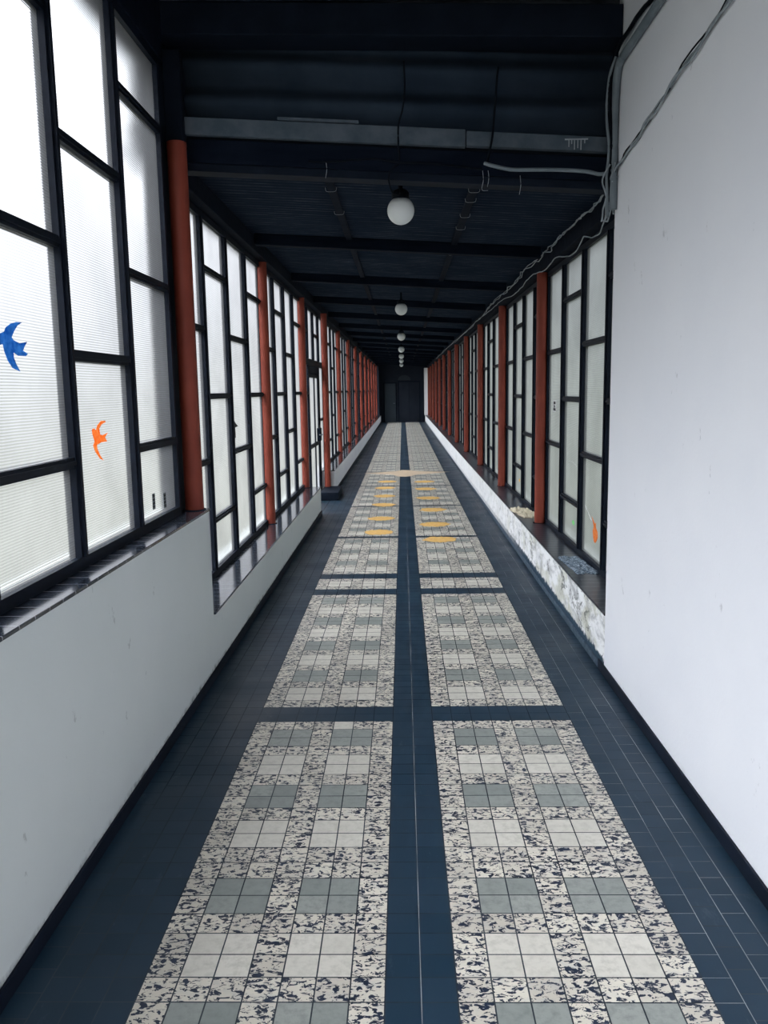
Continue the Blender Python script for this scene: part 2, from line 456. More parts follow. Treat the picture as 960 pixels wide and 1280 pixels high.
# pale pier closing the right wall at the far end
struct(build(MB().box(1.12, 1.5, 42.45, YE, .369, 2.75), 'wall_right', 'plaster_right'))
struct(build(MB().box(-1.5, -1.2, 42.45, YE, .384, 2.9), 'wall_left', 'end_wall_dark'))

# ------------------------------------------------------------------ windows
def window_bay(name, x, y0, cw, bars, z0, z1, glassmat, inward, end=0.0, y_end_pad=0.0):
    """steel window: columns of unequal panes, bars staggered from column to column"""
    n = len(bars); y1 = y0 + cw * n + y_end_pad; fw = .026; d0, d1 = x - .028, x + .028
    root = empty(name, (x, (y0 + y1) / 2, z0)); struct(root)
    fr = MB().box(d0, d1, y0, y1, z0, z0 + .045).box(d0, d1, y0, y1, z1 - .045, z1)
    fr.box(d0 + .001, d1 - .001, y0, y0 + .03, z0 + .045, z1 - .045).box(d0 + .001, d1 - .001, y1 - .03, y1, z0 + .045, z1 - .045)
    build(fr, 'window_frame', 'steel_frame', root)
    pan = MB()
    for k, bz in enumerate(bars):
        a = y0 + cw * k; b = a + cw + (y_end_pad if k == n - 1 else 0)
        if k:
            m = MB().box(d0, d1, a - fw, a + fw, z0 + .045, z1 - .045)
            m.box(d1 if inward > 0 else d0 - .012, d1 + .012 if inward > 0 else d0, a - .010, a + .010, z0 + .045, z1 - .045)
            build(m, 'mullion', 'steel_frame', root)
        ya = a + (fw if k else .03); yb = b - (fw if k < n - 1 else .03)
        for z in bz:
            m = MB().box(d0 + .004, d1 - .004, ya, yb, z - .021, z + .021)
            m.box(d1 - .004 if inward > 0 else d0 - .006, d1 + .006 if inward > 0 else d0 + .004, ya, yb, z - .008, z + .008)
            build(m, 'glazing_bar', 'steel_frame', root)
        edges = [z0 + .045] + sorted(bz) + [z1 - .045]
        for i in range(len(edges) - 1):
            za = edges[i] + (.021 if i else 0); zb = edges[i + 1] - (.021 if i < len(edges) - 2 else 0)
            t = .003
            vs = [(xx, yy, zz) for zz in (za, zb) for yy in (ya, yb) for xx in (x - t, x + t)]
            o = len(pan.v)
            inner = (1, 3, 7, 5) if inward > 0 else (0, 4, 6, 2)
            outer = (0, 4, 6, 2) if inward > 0 else (1, 3, 7, 5)
            pan.add(vs, [inner], 0)
            pan.add(vs, [outer, (0, 2, 3, 1), (4, 5, 7, 6), (0, 1, 5, 4), (2, 6, 7, 3)], 1)
    build(pan, 'panes', [glassmat, 'glass_clear_face'], root)
    return root
A_N, B_N = [3.04, 2.235, 1.425], [2.63, 1.83]
A_L, B_L = [2.11, 1.21], [2.53, 1.655, .775]
A_R, B_R = [2.0, 1.165], [2.4, 1.58, .745]
wi = 1
nb = window_bay('window_%d' % wi, XGN, 1.70, .7075, [B_N, A_N, B_N, A_N], 1.014, 3.40, 'glass_ribbed', 1); wi += 1
c = copy_tree(nb, None, Vector((0, -2.84, 0))); c.name = 'window_%d' % wi; W[c.name] = W[nb.name] + Vector((0, -2.84, 0)); wi += 1
lb = None
for i in range(12):
    ys = 4.955 + BAY * i
    if i == 0:
        lb = window_bay('window_%d' % wi, XGL, ys, .775, [A_L, B_L, A_L, B_L], .384, 2.895, 'glass_ribbed', 1)
        struct(build(MB().box(XGL - .028, XGL + .028, YN + .03, ys - .001, .384, 2.895), 'trim_6', 'steel_frame'))
    elif i == 2:
        pass   # doorway bay, below
    else:
        dv = Vector((0, BAY * i, 0)); c = copy_tree(lb, None, dv); c.name = 'window_%d' % wi; W[c.name] = W[lb.name] + dv
    wi += 1
rb = None
for i in range(12):
    if i == 0: rb = window_bay('window_%d' % wi, XGR, 4.885, .775, [B_R, A_R, B_R, A_R], .369, 2.74, 'glass_ribbed_dim', -1)
    else:
        dv = Vector((0, BAY * i, 0)); c = copy_tree(rb, None, dv); c.name = 'window_%d' % wi; W[c.name] = W[rb.name] + dv
    wi += 1
struct(build(MB().box(XGR - .028, XGR + .028, 4.70, 4.884, .369, 2.74), 'trim_7', 'steel_frame'))
# doorway bay on the left: light above, side column, glazed door
ya = 4.955 + BAY * 2
w = window_bay('window_5', XGL, ya, .775, [[2.53], [], [2.53], []], 2.10, 2.895, 'glass_ribbed', 1)
w = window_bay('window_%d' % wi, XGL, 13.47, .775 - .02, [[1.21, .345]], 0.0, 2.099, 'glass_ribbed', 1); wi += 1
w = window_bay('window_%d' % wi, XGL, ya, .80, [[1.655, .775]], 0.0, 2.099, 'glass_ribbed', 1); wi += 1
dr = struct(empty('door_1', (XGL, 12.6, 0)))
dy0, dy1 = ya + .81, 13.46
fr = MB().box(XGL - .03, XGL + .03, dy0, dy0 + .05, 0, 2.098).box(XGL - .03, XGL + .03, dy1 - .05, dy1, 0, 2.098).box(XGL - .029, XGL + .029, dy0 + .05, dy1 - .05, 2.05, 2.098)
build(fr, 'door_frame', 'steel_frame', dr)
build(MB().box(XGL - .02, XGL + .034, dy0 + .055, dy1 - .055, 1.93, 2.045), 'header_box', 'steel_dark', dr, bevel=.006)
lf = MB(); a, b = dy0 + .06, dy1 - .06; mid = 12.83
for (p_, q_, r_, s_) in ((a, b, .03, .12), (a, b, .83, .89), (a, b, 1.88, 1.925), (a, a + .06, .12, 1.88), (b - .06, b, .12, 1.88), (mid - .02, mid + .02, .12, 1.88)):
    lf.box(XGL - .018 + .0005 * (r_ > .12), XGL + .018 - .0005 * (r_ > .12), p_, q_, r_, s_)
leaf = build(lf, 'door_leaf', 'steel_frame', dr)
pn = MB()
for (p_, q_) in ((a + .06, mid - .02), (mid + .02, b - .06)):
    for (r_, s_) in ((.12, .83), (.89, 1.88)):
        vs = [(xx, yy, zz) for zz in (r_, s_) for yy in (p_, q_) for xx in (XGL - .003, XGL + .003)]
        pn.add(vs, [(1, 3, 7, 5)], 0); pn.add(vs, [(0, 4, 6, 2), (0, 2, 3, 1), (4, 5, 7, 6), (0, 1, 5, 4), (2, 6, 7, 3)], 1)
build(pn, 'panes', ['glass_ribbed', 'glass_clear_face'], leaf)
build(MB().box(XGL + .018, XGL + .075, 12.98, 13.16, .90, 1.10), 'lock_box', 'steel_dark', leaf, bevel=.005)
build(MB().tube([(XGL + .06, 12.90, 1.0), (XGL + .10, 12.90, 1.0), (XGL + .10, 12.99, 1.0), (XGL + .07, 12.99, 1.0)], .009, 8), 'door_handle', 'conduit_grey', leaf)
# step block beside the doorway
o = build(MB().box(-1.30, -1.01, 12.62, 13.49, 0, .125), 'step_block', 'steel_dark', bevel=.01)
tag(o, 'low black step block on the floor beside the glazed side doorway', 'step')

# ------------------------------------------------------------------ roof
def corrugated(name, x0, x1, y0, y1, zc, pitch, amp, mat, shear, seg=6, th=.008):
    mb = MB(); n = int((y1 - y0) / pitch * seg) + 1; vs = []; fs = []
    for i in range(n + 1):
        y = y0 + (y1 - y0) * i / n
        z = zc + amp * math.cos(2 * PI * (y - y0) / pitch)
        for (x, dz) in ((x0, 0), (x1, 0), (x0, th), (x1, th)): vs.append((x, y, z + dz - shear * x))
    for i in range(n):
        a = 4 * i; b = a + 4
        fs += [(a, b, b + 1, a + 1), (a + 2, a + 3, b + 3, b + 2), (a, a + 2, b + 2, b), (a + 1, b + 1, b + 3, a + 3)]
    fs += [(0, 1, 3, 2), (4 * n, 4 * n + 2, 4 * n + 3, 4 * n + 1)]
    mb.add(vs, fs, 0, False)
    return struct(build(mb, name, mat))
corrugated('ceiling', -1.7, 1.7, 4.90, YE + .15, 2.965, .076, .017, 'ceiling_sheet', SH, 8)
corrugated('ceiling', -1.7, 1.7, Y0 - .1, 4.90, 3.70, .177, .026, 'ceiling_sheet', .02, 10)
# backing roof slab so no daylight leaks between corrugations
struct(build(MB().box(-1.75, 1.75, 4.90, YE + .2, 3.0, 3.04, shear=SH), 'roof', 'steel_dark'))
struct(build(MB().box(-1.75, 1.75, Y0 - .2, 4.90, 3.76, 3.80, shear=.02), 'roof', 'steel_dark'))
ti = 8
def trim(mb, mat, bevel=0):
    global ti
    o = struct(build(mb, 'trim_%d' % ti, mat, bevel=bevel)); ti += 1; return o
# ring beams over the windows
trim(MB().box(-1.50, -1.265, 4.78, YE, 2.896, 3.03), 'beam_timber', .006)
trim(MB().box(1.285, 1.52, 4.70, YE, 2.741, 2.87), 'beam_timber', .006)
trim(MB().box(-1.50, -1.235, Y0, 4.60, 3.401, 3.735), 'beam_timber', .006)
# purlins across the low roof
for k in range(15):
    y = 7.4 + 2.4 * k
    trim(MB().box(-1.262, 1.205, y - .05, y + .05, 2.86, 2.952, shear=SH), 'beam_timber', .005)
# battens running along the low roof
for x in (-.44, .46):
    for k in range(15):
        a = 4.93 if k == 0 else 7.4 + 2.4 * (k - 1) + .051
        b = 7.4 + 2.4 * k - .051
        trim(MB().box(x - .025, x + .025, a, b, 2.930 - SH * x, 2.952 - SH * x), 'beam_timber')
# header where the high roof drops to the low one: box beam, pale strip, two waves of cladding, dark lintel
trim(MB().box(-1.262, 1.163, 4.80, 4.92, 2.83, 3.0, shear=SH), 'steel_dark', .004)
trim(MB().box(-1.262, 1.163, 4.775, 4.80, 2.87, 2.995, shear=SH), 'beam_timber', .003)
trim(MB().box(-1.21, .36, 4.735, 4.775, 3.005, 3.095, shear=SH), 'beam_pale', .003)
trim(MB().box(.365, 1.163, 4.725, 4.775, 3.010, 3.085, shear=SH), 'beam_pale', .003)
trim(MB().box(-.66, -.22, 4.722, 4.736, 3.098, 3.112, shear=SH), 'beam_pale')
mb = MB(); vs = []; n = 40
for i in range(n + 1):
    z = 3.10 + .41 * i / n
    y = 4.775 - .035 * math.cos(2 * PI * (z - 3.205) / .19)
    for (x, dy) in ((-1.262, 0), (1.163, 0), (-1.262, .01), (1.163, .01)): vs.append((x, y + dy, z - SH * .8 * x))
fs = []
for i in range(n):
    a = 4 * i; b = a + 4
    fs += [(a, a + 1, b + 1, b), (a + 2, b + 2, b + 3, a + 3), (a, b, b + 2, a + 2), (a + 1, a + 3, b + 3, b + 1)]
fs += [(0, 2, 3, 1), (4 * n, 4 * n + 1, 4 * n + 3, 4 * n + 2)]
mb.add(vs, fs, 0, True)
struct(build(mb, 'wall_header', 'cladding_sheet'))
trim(MB().box(-1.262, 1.163, 4.60, 4.80, 3.50, 3.66, shear=.03), 'steel_dark', .006)
struct(build(MB().box(-1.6, 1.62, 4.83, 4.90, 2.95, 3.75), 'wall_header', 'end_wall_dark'))
mb = MB().box(.895, 1.02, 4.7225, 4.7245, 2.945 + .055, 2.945 + .062)
for q, (dx, L) in enumerate(((.02, .035), (.035, .02), (.05, .05), (.068, .042), (.085, .052), (.105, .018))):
    mb.box(.895 + dx, .900 + dx, 4.7225, 4.7245, 3.0 - L, 3.0)
tag(build(mb, 'paint_drips', 'wire_pale'), 'white paint drips on the right half of the pale header strip', 'paint drips')
# dark pier behind the first red post
trim(MB().box(-1.40, -1.268, 4.535, 4.80, 1.014, 3.70), 'steel_dark', .006)
trim(MB().box(-1.267, -1.17, 4.69, 4.79, 3.02, 3.50), 'steel_dark', .006)
trim(MB().box(-1.30, -1.22, .90 + .82, 1.745, 3.41, 3.6), 'steel_dark')
# ceiling joists in the high part
for y in (3.55, 2.2, .8):
    trim(MB().box(-1.232, 1.163, y - .05, y + .05, 3.57, 3.67, shear=.02), 'beam_timber', .005)

# ------------------------------------------------------------------ red posts
ORD = ['first', 'second', 'third', 'fourth', 'fifth', 'sixth', 'seventh', 'eighth', 'ninth', 'tenth', 'eleventh', 'twelfth', 'thirteenth']
def post(x, y, z0, z1, label, r=.052, grp=None):
    mb = MB().lathe((x, y, 0), [(r, z0 + .004), (r, z0 + .3), (r, (z0 + z1) / 2), (r, z1)], 20)
    root = empty('steel_post', (x, y, z0))
    build(mb, 'post_tube', 'red_paint', root, origin=(x, y, z0))
    build(MB().lathe((x, y, 0), [(r + .012, z0), (r + .012, z0 + .005)], 20, smooth=False), 'base_plate', 'steel_dark', root, origin=(x, y, z0))
    tag(root, label, 'post', grp)
    return root
post(-1.205, 4.675, 1.014, 3.02, 'tall red round post standing at the end of the higher near sill', .053)
for side in (-1, 1):
    for k in range(12):
        y = 8.06 + BAY * k if side < 0 else 8.0 + BAY * k
        x = 1.325 * side; z0 = .384 if side < 0 else .369; z1 = 2.895 if side < 0 else 2.74
        if side < 0 and k == 1: y = 11.10
        if side < 0 and k == 2: x, y, z0 = -1.24, 13.40, .125
        if side < 0:
            if k == 0: lab = 'red round post on the low left sill, next beyond the step in the parapet'
            elif k == 1: lab = 'red round post just before the glazed side doorway on the left'
            elif k == 2: lab = 'red post reaching down to the black step block past the side doorway'
            else: lab = 'red round post on the left sill, %s one beyond the side doorway' % ORD[k - 2]
        else:
            if k == 0: lab = 'nearest red round post on the right sill, between mottled slab and cream bundle'
            else: lab = 'red round post on the right sill, %s one counting from the nearest' % ORD[k]
        post(x, y, z0, z1, lab, .050, 'red posts along the low %s windows' % ('left' if side < 0 else 'right'))

# ------------------------------------------------------------------ globe lamps
lampY = [5.14, 11.22, 16.95, 22.35, 26.9, 31.2, 36.3]
llab = ['largest white globe lamp hanging just beyond the pale header strip', 'second white globe lamp from the near end of the corridor ceiling',
        'third white globe lamp along the dark corridor ceiling', 'fourth white globe lamp along the dark corridor ceiling',
        'fifth white globe lamp along the dark corridor ceiling', 'sixth white globe lamp, one before the farthest',
        'seventh and farthest white globe lamp near the dark end wall']
for i, y in enumerate(lampY):
    x = .004 - .0011 * (y - 5); zc = 2.738; R_ = .081
    root = empty('globe_lamp', (x, y, zc - R_))
    prof = [(.004, -R_)] + [(R_ * math.cos(t), R_ * math.sin(t)) for t in [(-80 + 10 * k) * PI / 180 for k in range(15)]] + [(.045, .074)]
    gz = zc - R_
    build(MB().lathe((x, y, zc), prof, 32), 'globe', 'globe_opal', root, origin=(x, y, gz))
    build(MB().lathe((x, y, zc), [(.046, .062), (.052, .066), (.052, .10), (.040, .115), (.014, .125), (.012, .222)], 20), 'lamp_holder', 'cable_black', root)
    tag(root, llab[i], 'lamp', 'globe lamps in a row down the corridor ceiling')

# ------------------------------------------------------------------ cables
def wob(pts, n=6, a=.0, seed=0):
    out = []
    for i in range(len(pts) - 1):
        p, q = Vector(pts[i]), Vector(pts[i + 1])
        p0 = Vector(pts[max(i - 1, 0)]); q1 = Vector(pts[min(i + 2, len(pts) - 1)])
        for k in range(n):
            t = k / n
            c = .5 * ((2 * p) + (q - p0) * t + (2 * p0 - 5 * p + 4 * q - q1) * t * t + (3 * p - 3 * q + q1 - p0) * t ** 3)
            if a:
                c = c + Vector((noise.noise(c * 6 + Vector((seed, 0, 0))), noise.noise(c * 6 + Vector((0, seed, 5))), noise.noise(c * 6 + Vector((9, 0, seed))))) * a
            out.append(c)
    out.append(Vector(pts[-1])); return out
def cable(pts, r, mat, label, cat='cable', name='electric_cable', n=6, a=0., seed=0, sides=8, grp=None):
    o = build(MB().tube(wob(pts, n, a, seed), r, sides), name, mat)
    return tag(o, label, cat, grp)
X = XR - .012
wallpts = [(X, 4.66, 2.82), (X, 4.44, 2.856), (X, 4.11, 2.891), (X, 3.77, 2.933), (X, 3.46, 2.970), (X, 3.13, 3.004), (X, 2.5, 3.05), (X, 1.2, 3.10), (X, 0, 3.12)]
cable(wallpts, .0048, 'cable_grey', 'grey twisted cable strung diagonally across the big white wall, upper strand', a=.012, seed=1)
cable([(x - .004, y, z - .016) for x, y, z in wallpts], .0048, 'cable_grey', 'grey twisted cable strung diagonally across the big white wall, lower strand', a=.014, seed=4)
cable([(x - .002, y, z - .004) for x, y, z in wallpts], .0035, 'cable_black', 'thin black wire woven between the two grey cables on the white wall', a=.02, seed=9)
zz = 1.235
up = [(1.15, 4.62, 2.80), (1.19, 4.85, 2.85), (zz, 5.117, 2.860), (zz, 5.547, 2.838), (zz, 5.86, 2.845), (zz, 6.5, 2.846), (zz, 6.95, 2.835), (zz, 7.57, 2.845), (zz, 8.58, 2.855), (zz, 9.55, 2.82), (zz, 11.24, 2.845), (zz, 13.0, 2.79), (zz, 16.4, 2.78), (zz, 22, 2.80), (zz, 30, 2.79)]
cable([(x, y, z - .015) for x, y, z in up], .0042, 'cable_grey', 'pale cable running above the right windows, upper loose strand', a=.022, seed=2)
cable([(x - .02, y, z - .042) for x, y, z in up], .0038, 'cable_grey', 'pale cable running above the right windows, strand just under the upper one', a=.035, seed=5)
low = [(1.150, 4.66, 2.56), (1.16, 4.75, 2.68), (1.17, 4.89, 2.72), (1.2, 5.07, 2.664), (1.22, 5.25, 2.602), (1.22, 5.47, 2.619), (1.22, 5.745, 2.672), (1.22, 5.94, 2.617), (1.22, 6.224, 2.619), (1.22, 6.673, 2.681), (1.22, 6.943, 2.682), (1.22, 7.235, 2.658), (1.22, 7.67, 2.70), (1.22, 8.16, 2.709), (1.22, 9.03, 2.672), (1.22, 10.32, 2.732), (1.22, 11.5, 2.732), (1.22, 13.3, 2.76), (1.22, 18, 2.75)]
low[0] = (1.15, 4.655, 2.60)
cable(low, .0042, 'cable_grey', 'pale cable hanging in swags across the tops of the right windows', a=.01, seed=3)
# conduits along the top of the white wall and down its corner
def conduit(pts, r, mat, label):
    return cable(pts, r, mat, label, 'pipe', 'conduit_pipe', n=5, sides=12)
conduit([(XR - .022, 0, 3.335), (XR - .022, 4.0, 3.335), (XR - .022, 4.50, 3.335), (XR - .022, 4.60, 3.31), (XR - .022, 4.635, 3.22), (XR - .022, 4.65, 3.0), (XR - .020, 4.65, 2.82), (XR - .020, 4.652, 2.62)], .021, 'conduit_grey', 'thick grey conduit along the white wall top and down its corner')
cable([(XR - .018, 0, 3.395), (XR - .018, 3.6, 3.40), (XR - .020, 4.2, 3.42), (XR - .03, 4.55, 3.405), (XR - .05, 4.63, 3.33), (XR - .052, 4.64, 3.2), (XR - .045, 4.64, 3.0), (XR - .04, 4.65, 2.82), (XR - .035, 4.66, 2.66)], .011, 'cable_black', 'black cable running on top of the thick grey conduit', n=6, a=.008, seed=6)
cable([(XR - .035, 4.60, 3.37), (XR - .058, 4.64, 3.28), (XR - .066, 4.645, 3.1), (XR - .050, 4.645, 2.95), (XR - .060, 4.65, 2.80), (XR - .05, 4.66, 2.70), (XR - .045, 4.66, 2.58)], .008, 'conduit_grey', 'slim grey cable bowing away from the wall corner beside the conduit', n=6, a=.004, seed=8)
for j, (dx, lab) in enumerate(((-.02, 'left strand of the tangled cable knot at the wall corner'), (-.034, 'middle strand of the tangled cable knot at the wall corner'), (-.010, 'strand of the cable knot lying tight against the wall corner'))):
    cable([(XR - .01 + dx, 4.63, 2.86), (XR - .022 + dx, 4.65, 2.78), (XR - .005 + dx, 4.66, 2.70), (XR - .03 + dx, 4.655, 2.63), (XR - .05 + dx, 4.65, 2.56)], .0045, 'cable_grey', lab, n=6, a=.035, seed=20 + j, grp='tangled cables at the wall corner')
cable([(.46, 4.70, 2.885), (.50, 4.685, 2.868), (.60, 4.685, 2.846), (.72, 4.685, 2.842), (.86, 4.685, 2.838), (1.0, 4.68, 2.826), (1.07, 4.67, 2.808), (1.115, 4.66, 2.81)], .010, 'conduit_grey', 'grey flexible conduit sagging under the pale strip towards the wall corner', 'pipe', 'conduit_pipe', sides=10)
cable([(-.50, 4.765, 2.93), (-.36, 4.76, 2.925), (-.15, 4.76, 2.935), (.0, 4.76, 2.915), (.2, 4.76, 2.90), (.45, 4.76, 2.87)], .006, 'cable_black', 'thin black cable tacked along the header beam above the first globe', a=.006, seed=11)
cable([(.03, 4.72, 3.42), (.032, 4.71, 3.3), (.02, 4.71, 3.18), (.0, 4.71, 3.1), (-.006, 4.715, 3.0), (-.004, 4.75, 2.925)], .005, 'cable_black', 'thin black drop cable hanging over the pale strip above the first globe', a=.006, seed=12)
cable([(.535, 4.72, 3.38), (.525, 4.71, 3.3), (.515, 4.71, 3.15), (.50, 4.71, 3.0), (.47, 4.715, 2.88)], .006, 'cable_black', 'black drop cable hanging over the header right of the first globe', a=.004, seed=13)
cable([(-.004, 4.77, 2.91), (-.05, 4.78, 2.88), (-.06, 4.79, 2.83), (-.04, 4.86, 2.78), (0, 5.0, 2.80), (.0, 5.10, 2.87)], .005, 'cable_black', 'black cable looping from the header beam to the first globe', a=.004, seed=14)
# pale wire ties
TIE = .0014
for k, (x, y, z, L, lab) in enumerate([(-.405, 4.76, 2.93, .09, 'short pale wire hanging from the header, left of the first globe'),
      (.455, 4.755, 2.86, .10, 'short pale wire with hooked tip hanging below the header'),
      (.485, 4.755, 2.86, .085, 'short pale wire hanging beside the hooked wire below the header'),
      (.66, 4.755, 2.83, .10, 'short pale wire hanging through the grey flexible conduit')]):
    cable([(x, y, z), (x + .004, y, z - L * .5), (x - .004, y - .002, z - L)] + ([(x + .03, y, z - L - .004)] if k == 1 else []), .0014, 'wire_pale', lab, 'wire', 'wire_tie', sides=6, n=4)
for k, (x, y) in enumerate([(.46, 5.35), (.46, 5.62), (.46, 6.1), (.46, 6.55), (.46, 7.75), (-.44, 5.5), (-.44, 6.2)]):
    zb = 2.925 - SH * x
    pts = [(x - .036, y, zb + .01), (x - .03, y, zb - .012), (x, y, zb - .016), (x + .03, y, zb - .012), (x + .036, y, zb + .01)]
    lab = 'pale wire tie looped under the %s ceiling batten, %s from the near end' % ('right' if x > 0 else 'left', ORD[k if k < 5 else k - 5])
    cable(pts, .0013, 'wire_pale', lab, 'wire', 'wire_tie', sides=6, n=4, grp='wire ties around the ceiling battens')

# ------------------------------------------------------------------ stickers on the glass
def sticker(name, pts, x, mat, label, t=.0015, cat='sticker'):
    """closed outline in the plane of the glass (Y, Z), a thin vinyl cut-out"""
    n = len(pts); s = 1 if x < 0 else -1
    vs = [(x, y, z) for y, z in pts] + [(x + s * t, y, z) for y, z in pts]
    mb = MB().add(vs, [tuple(range(n)), tuple(range(2 * n - 1, n - 1, -1))] + [(k, (k + 1) % n, n + (k + 1) % n, n + k) for k in range(n)])
    return tag(build(mb, name, mat), label, cat)
xi = XGN + .0035
sticker('bird_sticker', [(2.553, 1.862), (2.582, 1.876), (2.621, 1.875), (2.653, 1.883), (2.666, 1.897), (2.702, 1.912), (2.742, 1.92), (2.784, 1.922), (2.75, 1.91), (2.722, 1.89), (2.701, 1.869), (2.712, 1.86), (2.754, 1.852), (2.811, 1.86), (2.788, 1.843), (2.775, 1.829), (2.81, 1.82), (2.793, 1.812), (2.737, 1.811), (2.705, 1.821), (2.705, 1.804), (2.718, 1.784), (2.743, 1.76), (2.691, 1.77), (2.662, 1.793), (2.644, 1.821), (2.637, 1.844), (2.61, 1.838), (2.577, 1.847)], xi, 'sticker_blue', 'blue swallow sticker with forked tail on the nearest left pane')
sticker('bird_sticker', [(3.34, 1.539), (3.364, 1.543), (3.385, 1.534), (3.405, 1.555), (3.447, 1.57), (3.495, 1.57), (3.502, 1.564), (3.452, 1.556), (3.422, 1.54), (3.428, 1.514), (3.46, 1.51), (3.519, 1.518), (3.482, 1.5), (3.504, 1.481), (3.439, 1.482), (3.385, 1.474), (3.386, 1.457), (3.413, 1.429), (3.446, 1.406), (3.41, 1.415), (3.362, 1.447), (3.343, 1.474), (3.362, 1.49), (3.344, 1.519)], xi, 'sticker_orange', 'orange swallow sticker on a near left pane beside the blue one')
xl = XGL + .0035
sticker('bird_sticker', [(6.644, 1.527), (6.561, 1.477), (6.538, 1.456), (6.604, 1.426), (6.653, 1.395), (6.673, 1.31), (6.722, 1.316), (6.71, 1.397), (6.827, 1.403), (6.736, 1.43), (6.667, 1.461)], xl, 'sticker_dark', 'small black swallow sticker on a pane between the two nearest left posts')
sticker('bird_sticker', [(5.313, 1.769), (5.37, 1.758), (5.369, 1.695), (5.43, 1.66), (5.386, 1.628), (5.328, 1.636), (5.25, 1.66), (5.295, 1.70)], xl, 'sticker_yellow', 'yellow cut-out sticker on the pane just beyond the tall red post')
def rect(y0, y1, z0, z1): return [(y0, z0), (y1, z0), (y1, z1), (y0, z1)]
for (a_, b_, z_, lab) in ((4.087, 4.133, 1.14, 'small dark oblong sticker low on the pane, farther from the tall red post'), (4.28, 4.325, 1.12, 'small dark oblong sticker low on the pane, nearer to the tall red post')):
    r0 = empty('label_sticker', (xi, (a_ + b_) / 2, z_ - .04)); tag(r0, lab, 'sticker')
    mbx = MB().box(xi, xi + .001, a_, b_, z_ - .04, z_ + .04)
    build(mbx, 'backing', 'conduit_grey', r0)
    ln = MB()
    for q in range(4): ln.box(xi + .001, xi + .0016, a_ + .005, b_ - .005, z_ - .033 + q * .018, z_ - .022 + q * .018)
    build(ln, 'printed_lines', 'sticker_dark', r0)
xr = XGR - .0035
def blob(cy, cz, ry, rz, n=18, j=.18, seed=0):
    rnd = random.Random(seed)
    return [(cy + ry * math.cos(2 * PI * k / n) * (1 - j * rnd.random()), cz + rz * math.sin(2 * PI * k / n) * (1 - j * rnd.random())) for k in range(n)]
sticker('paint_splash', [(6.03, .58), (6.05, .62), (6.02, .66), (6.055, .70), (6.085, .725), (6.02, .70), (5.985, .685), (5.955, .70), (5.95, .66), (5.90, .64), (5.89, .60), (5.92, .57), (5.96, .545), (6.0, .55)], xr, 'sticker_orange', 'orange flame shaped sticker low on the nearest right pane')
sticker('paint_splash', blob(6.745, .571, .05, .022, seed=3), xr, 'sticker_green', 'pale green sticker low on a right pane above the mottled slab')
sticker('paint_splash', blob(9.91, .576, .05, .022, seed=5), xr, 'sticker_yellow', 'small yellowish sticker low on a right pane beyond the nearest right post')
cable([(xr - .002, 6.318, .778), (xr - .002, 6.20, .735), (xr - .002, 6.085, .69)], .0022, 'paper_white', 'white scratch line on the right pane above the orange sticker', 'scratch', 'scratch_line', sides=6)
cable([(xr - .002, 6.951, 1.051), (xr - .002, 6.84, 1.067), (xr - .002, 6.74, 1.06), (xr - .002, 6.646, 1.045)], .0022, 'paper_white', 'short curved white scratch on the middle of a near right pane', 'scratch', 'scratch_line', sides=6)
r0 = empty('label_sticker', (xr, 7.66, 1.455)); tag(r0, 'small white sticker with black marks on the pane beside the nearest right post', 'sticker')
build(MB().box(xr - .001, xr, 7.59, 7.74, 1.455, 1.56), 'backing', 'paper_white', r0)
mk = MB()
for (yy, z_, w_, h_) in ((7.62, 1.525, .09, .022), (7.64, 1.497, .05, .02), (7.61, 1.467, .11, .022)): mk.box(xr - .0016, xr - .001, yy, yy + w_, z_, z_ + h_)
build(mk, 'printed_marks', 'sticker_dark', r0)

# ------------------------------------------------------------------ yellow painted and cream patches on the floor
def patch(cx_, cy_, rx, ry, label, seed, mat='paint_yellow'):
    rnd = random.Random(seed); n = 40; pts = []
    for k in range(n):
        t = 2 * PI * k / n; j = 1 - .22 * rnd.random()
        pts.append((cx_ + rx * math.cos(t) * j, cy_ + ry * math.sin(t) * j))
    vs = [(x, y, .0002) for x, y in pts] + [(x, y, .0016) for x, y in pts]
    mb = MB().add(vs, [tuple(range(n))[::-1], tuple(range(n, 2 * n))] + [(k, (k + 1) % n, n + (k + 1) % n, n + k) for k in range(n)])
    return tag(build(mb, 'floor_patch', mat), label, 'floor marking', 'yellow painted patches on the floor tiles')
RP = [(.40, 9.17), (.385, 10.22), (.41, 11.5), (.378, 12.77), (.374, 13.97), (.39, 15.08)]
LP = [(-.31, 9.69), (-.30, 10.75), (-.295, 12.06), (-.303, 13.08), (-.32, 14.17), (-.303, 15.17)]
for i, (x, y) in enumerate(RP):
    patch(x, y, .205, .20, 'yellow painted patch right of the dark centre strip, %s from the near end' % ORD[i], 30 + i)
for i, (x, y) in enumerate(LP):
    patch(x, y, .195, .20, 'yellow painted patch left of the dark centre strip, %s from the near end' % ORD[i], 50 + i)
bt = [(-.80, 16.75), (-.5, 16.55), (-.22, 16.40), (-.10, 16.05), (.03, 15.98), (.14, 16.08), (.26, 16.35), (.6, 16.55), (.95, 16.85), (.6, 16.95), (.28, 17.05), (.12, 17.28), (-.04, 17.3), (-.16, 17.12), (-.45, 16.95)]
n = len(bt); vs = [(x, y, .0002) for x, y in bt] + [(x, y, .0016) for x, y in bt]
o = build(MB().add(vs, [tuple(range(n))[::-1], tuple(range(n, 2 * n))] + [(k, (k + 1) % n, n + (k + 1) % n, n + k) for k in range(n)]), 'floor_patch', 'patch_cream')  # flat bow-tie of cream colour over the tiles
tag(o, 'wide cream patch lying across the dark centre strip beyond the yellow ones', 'floor marking')

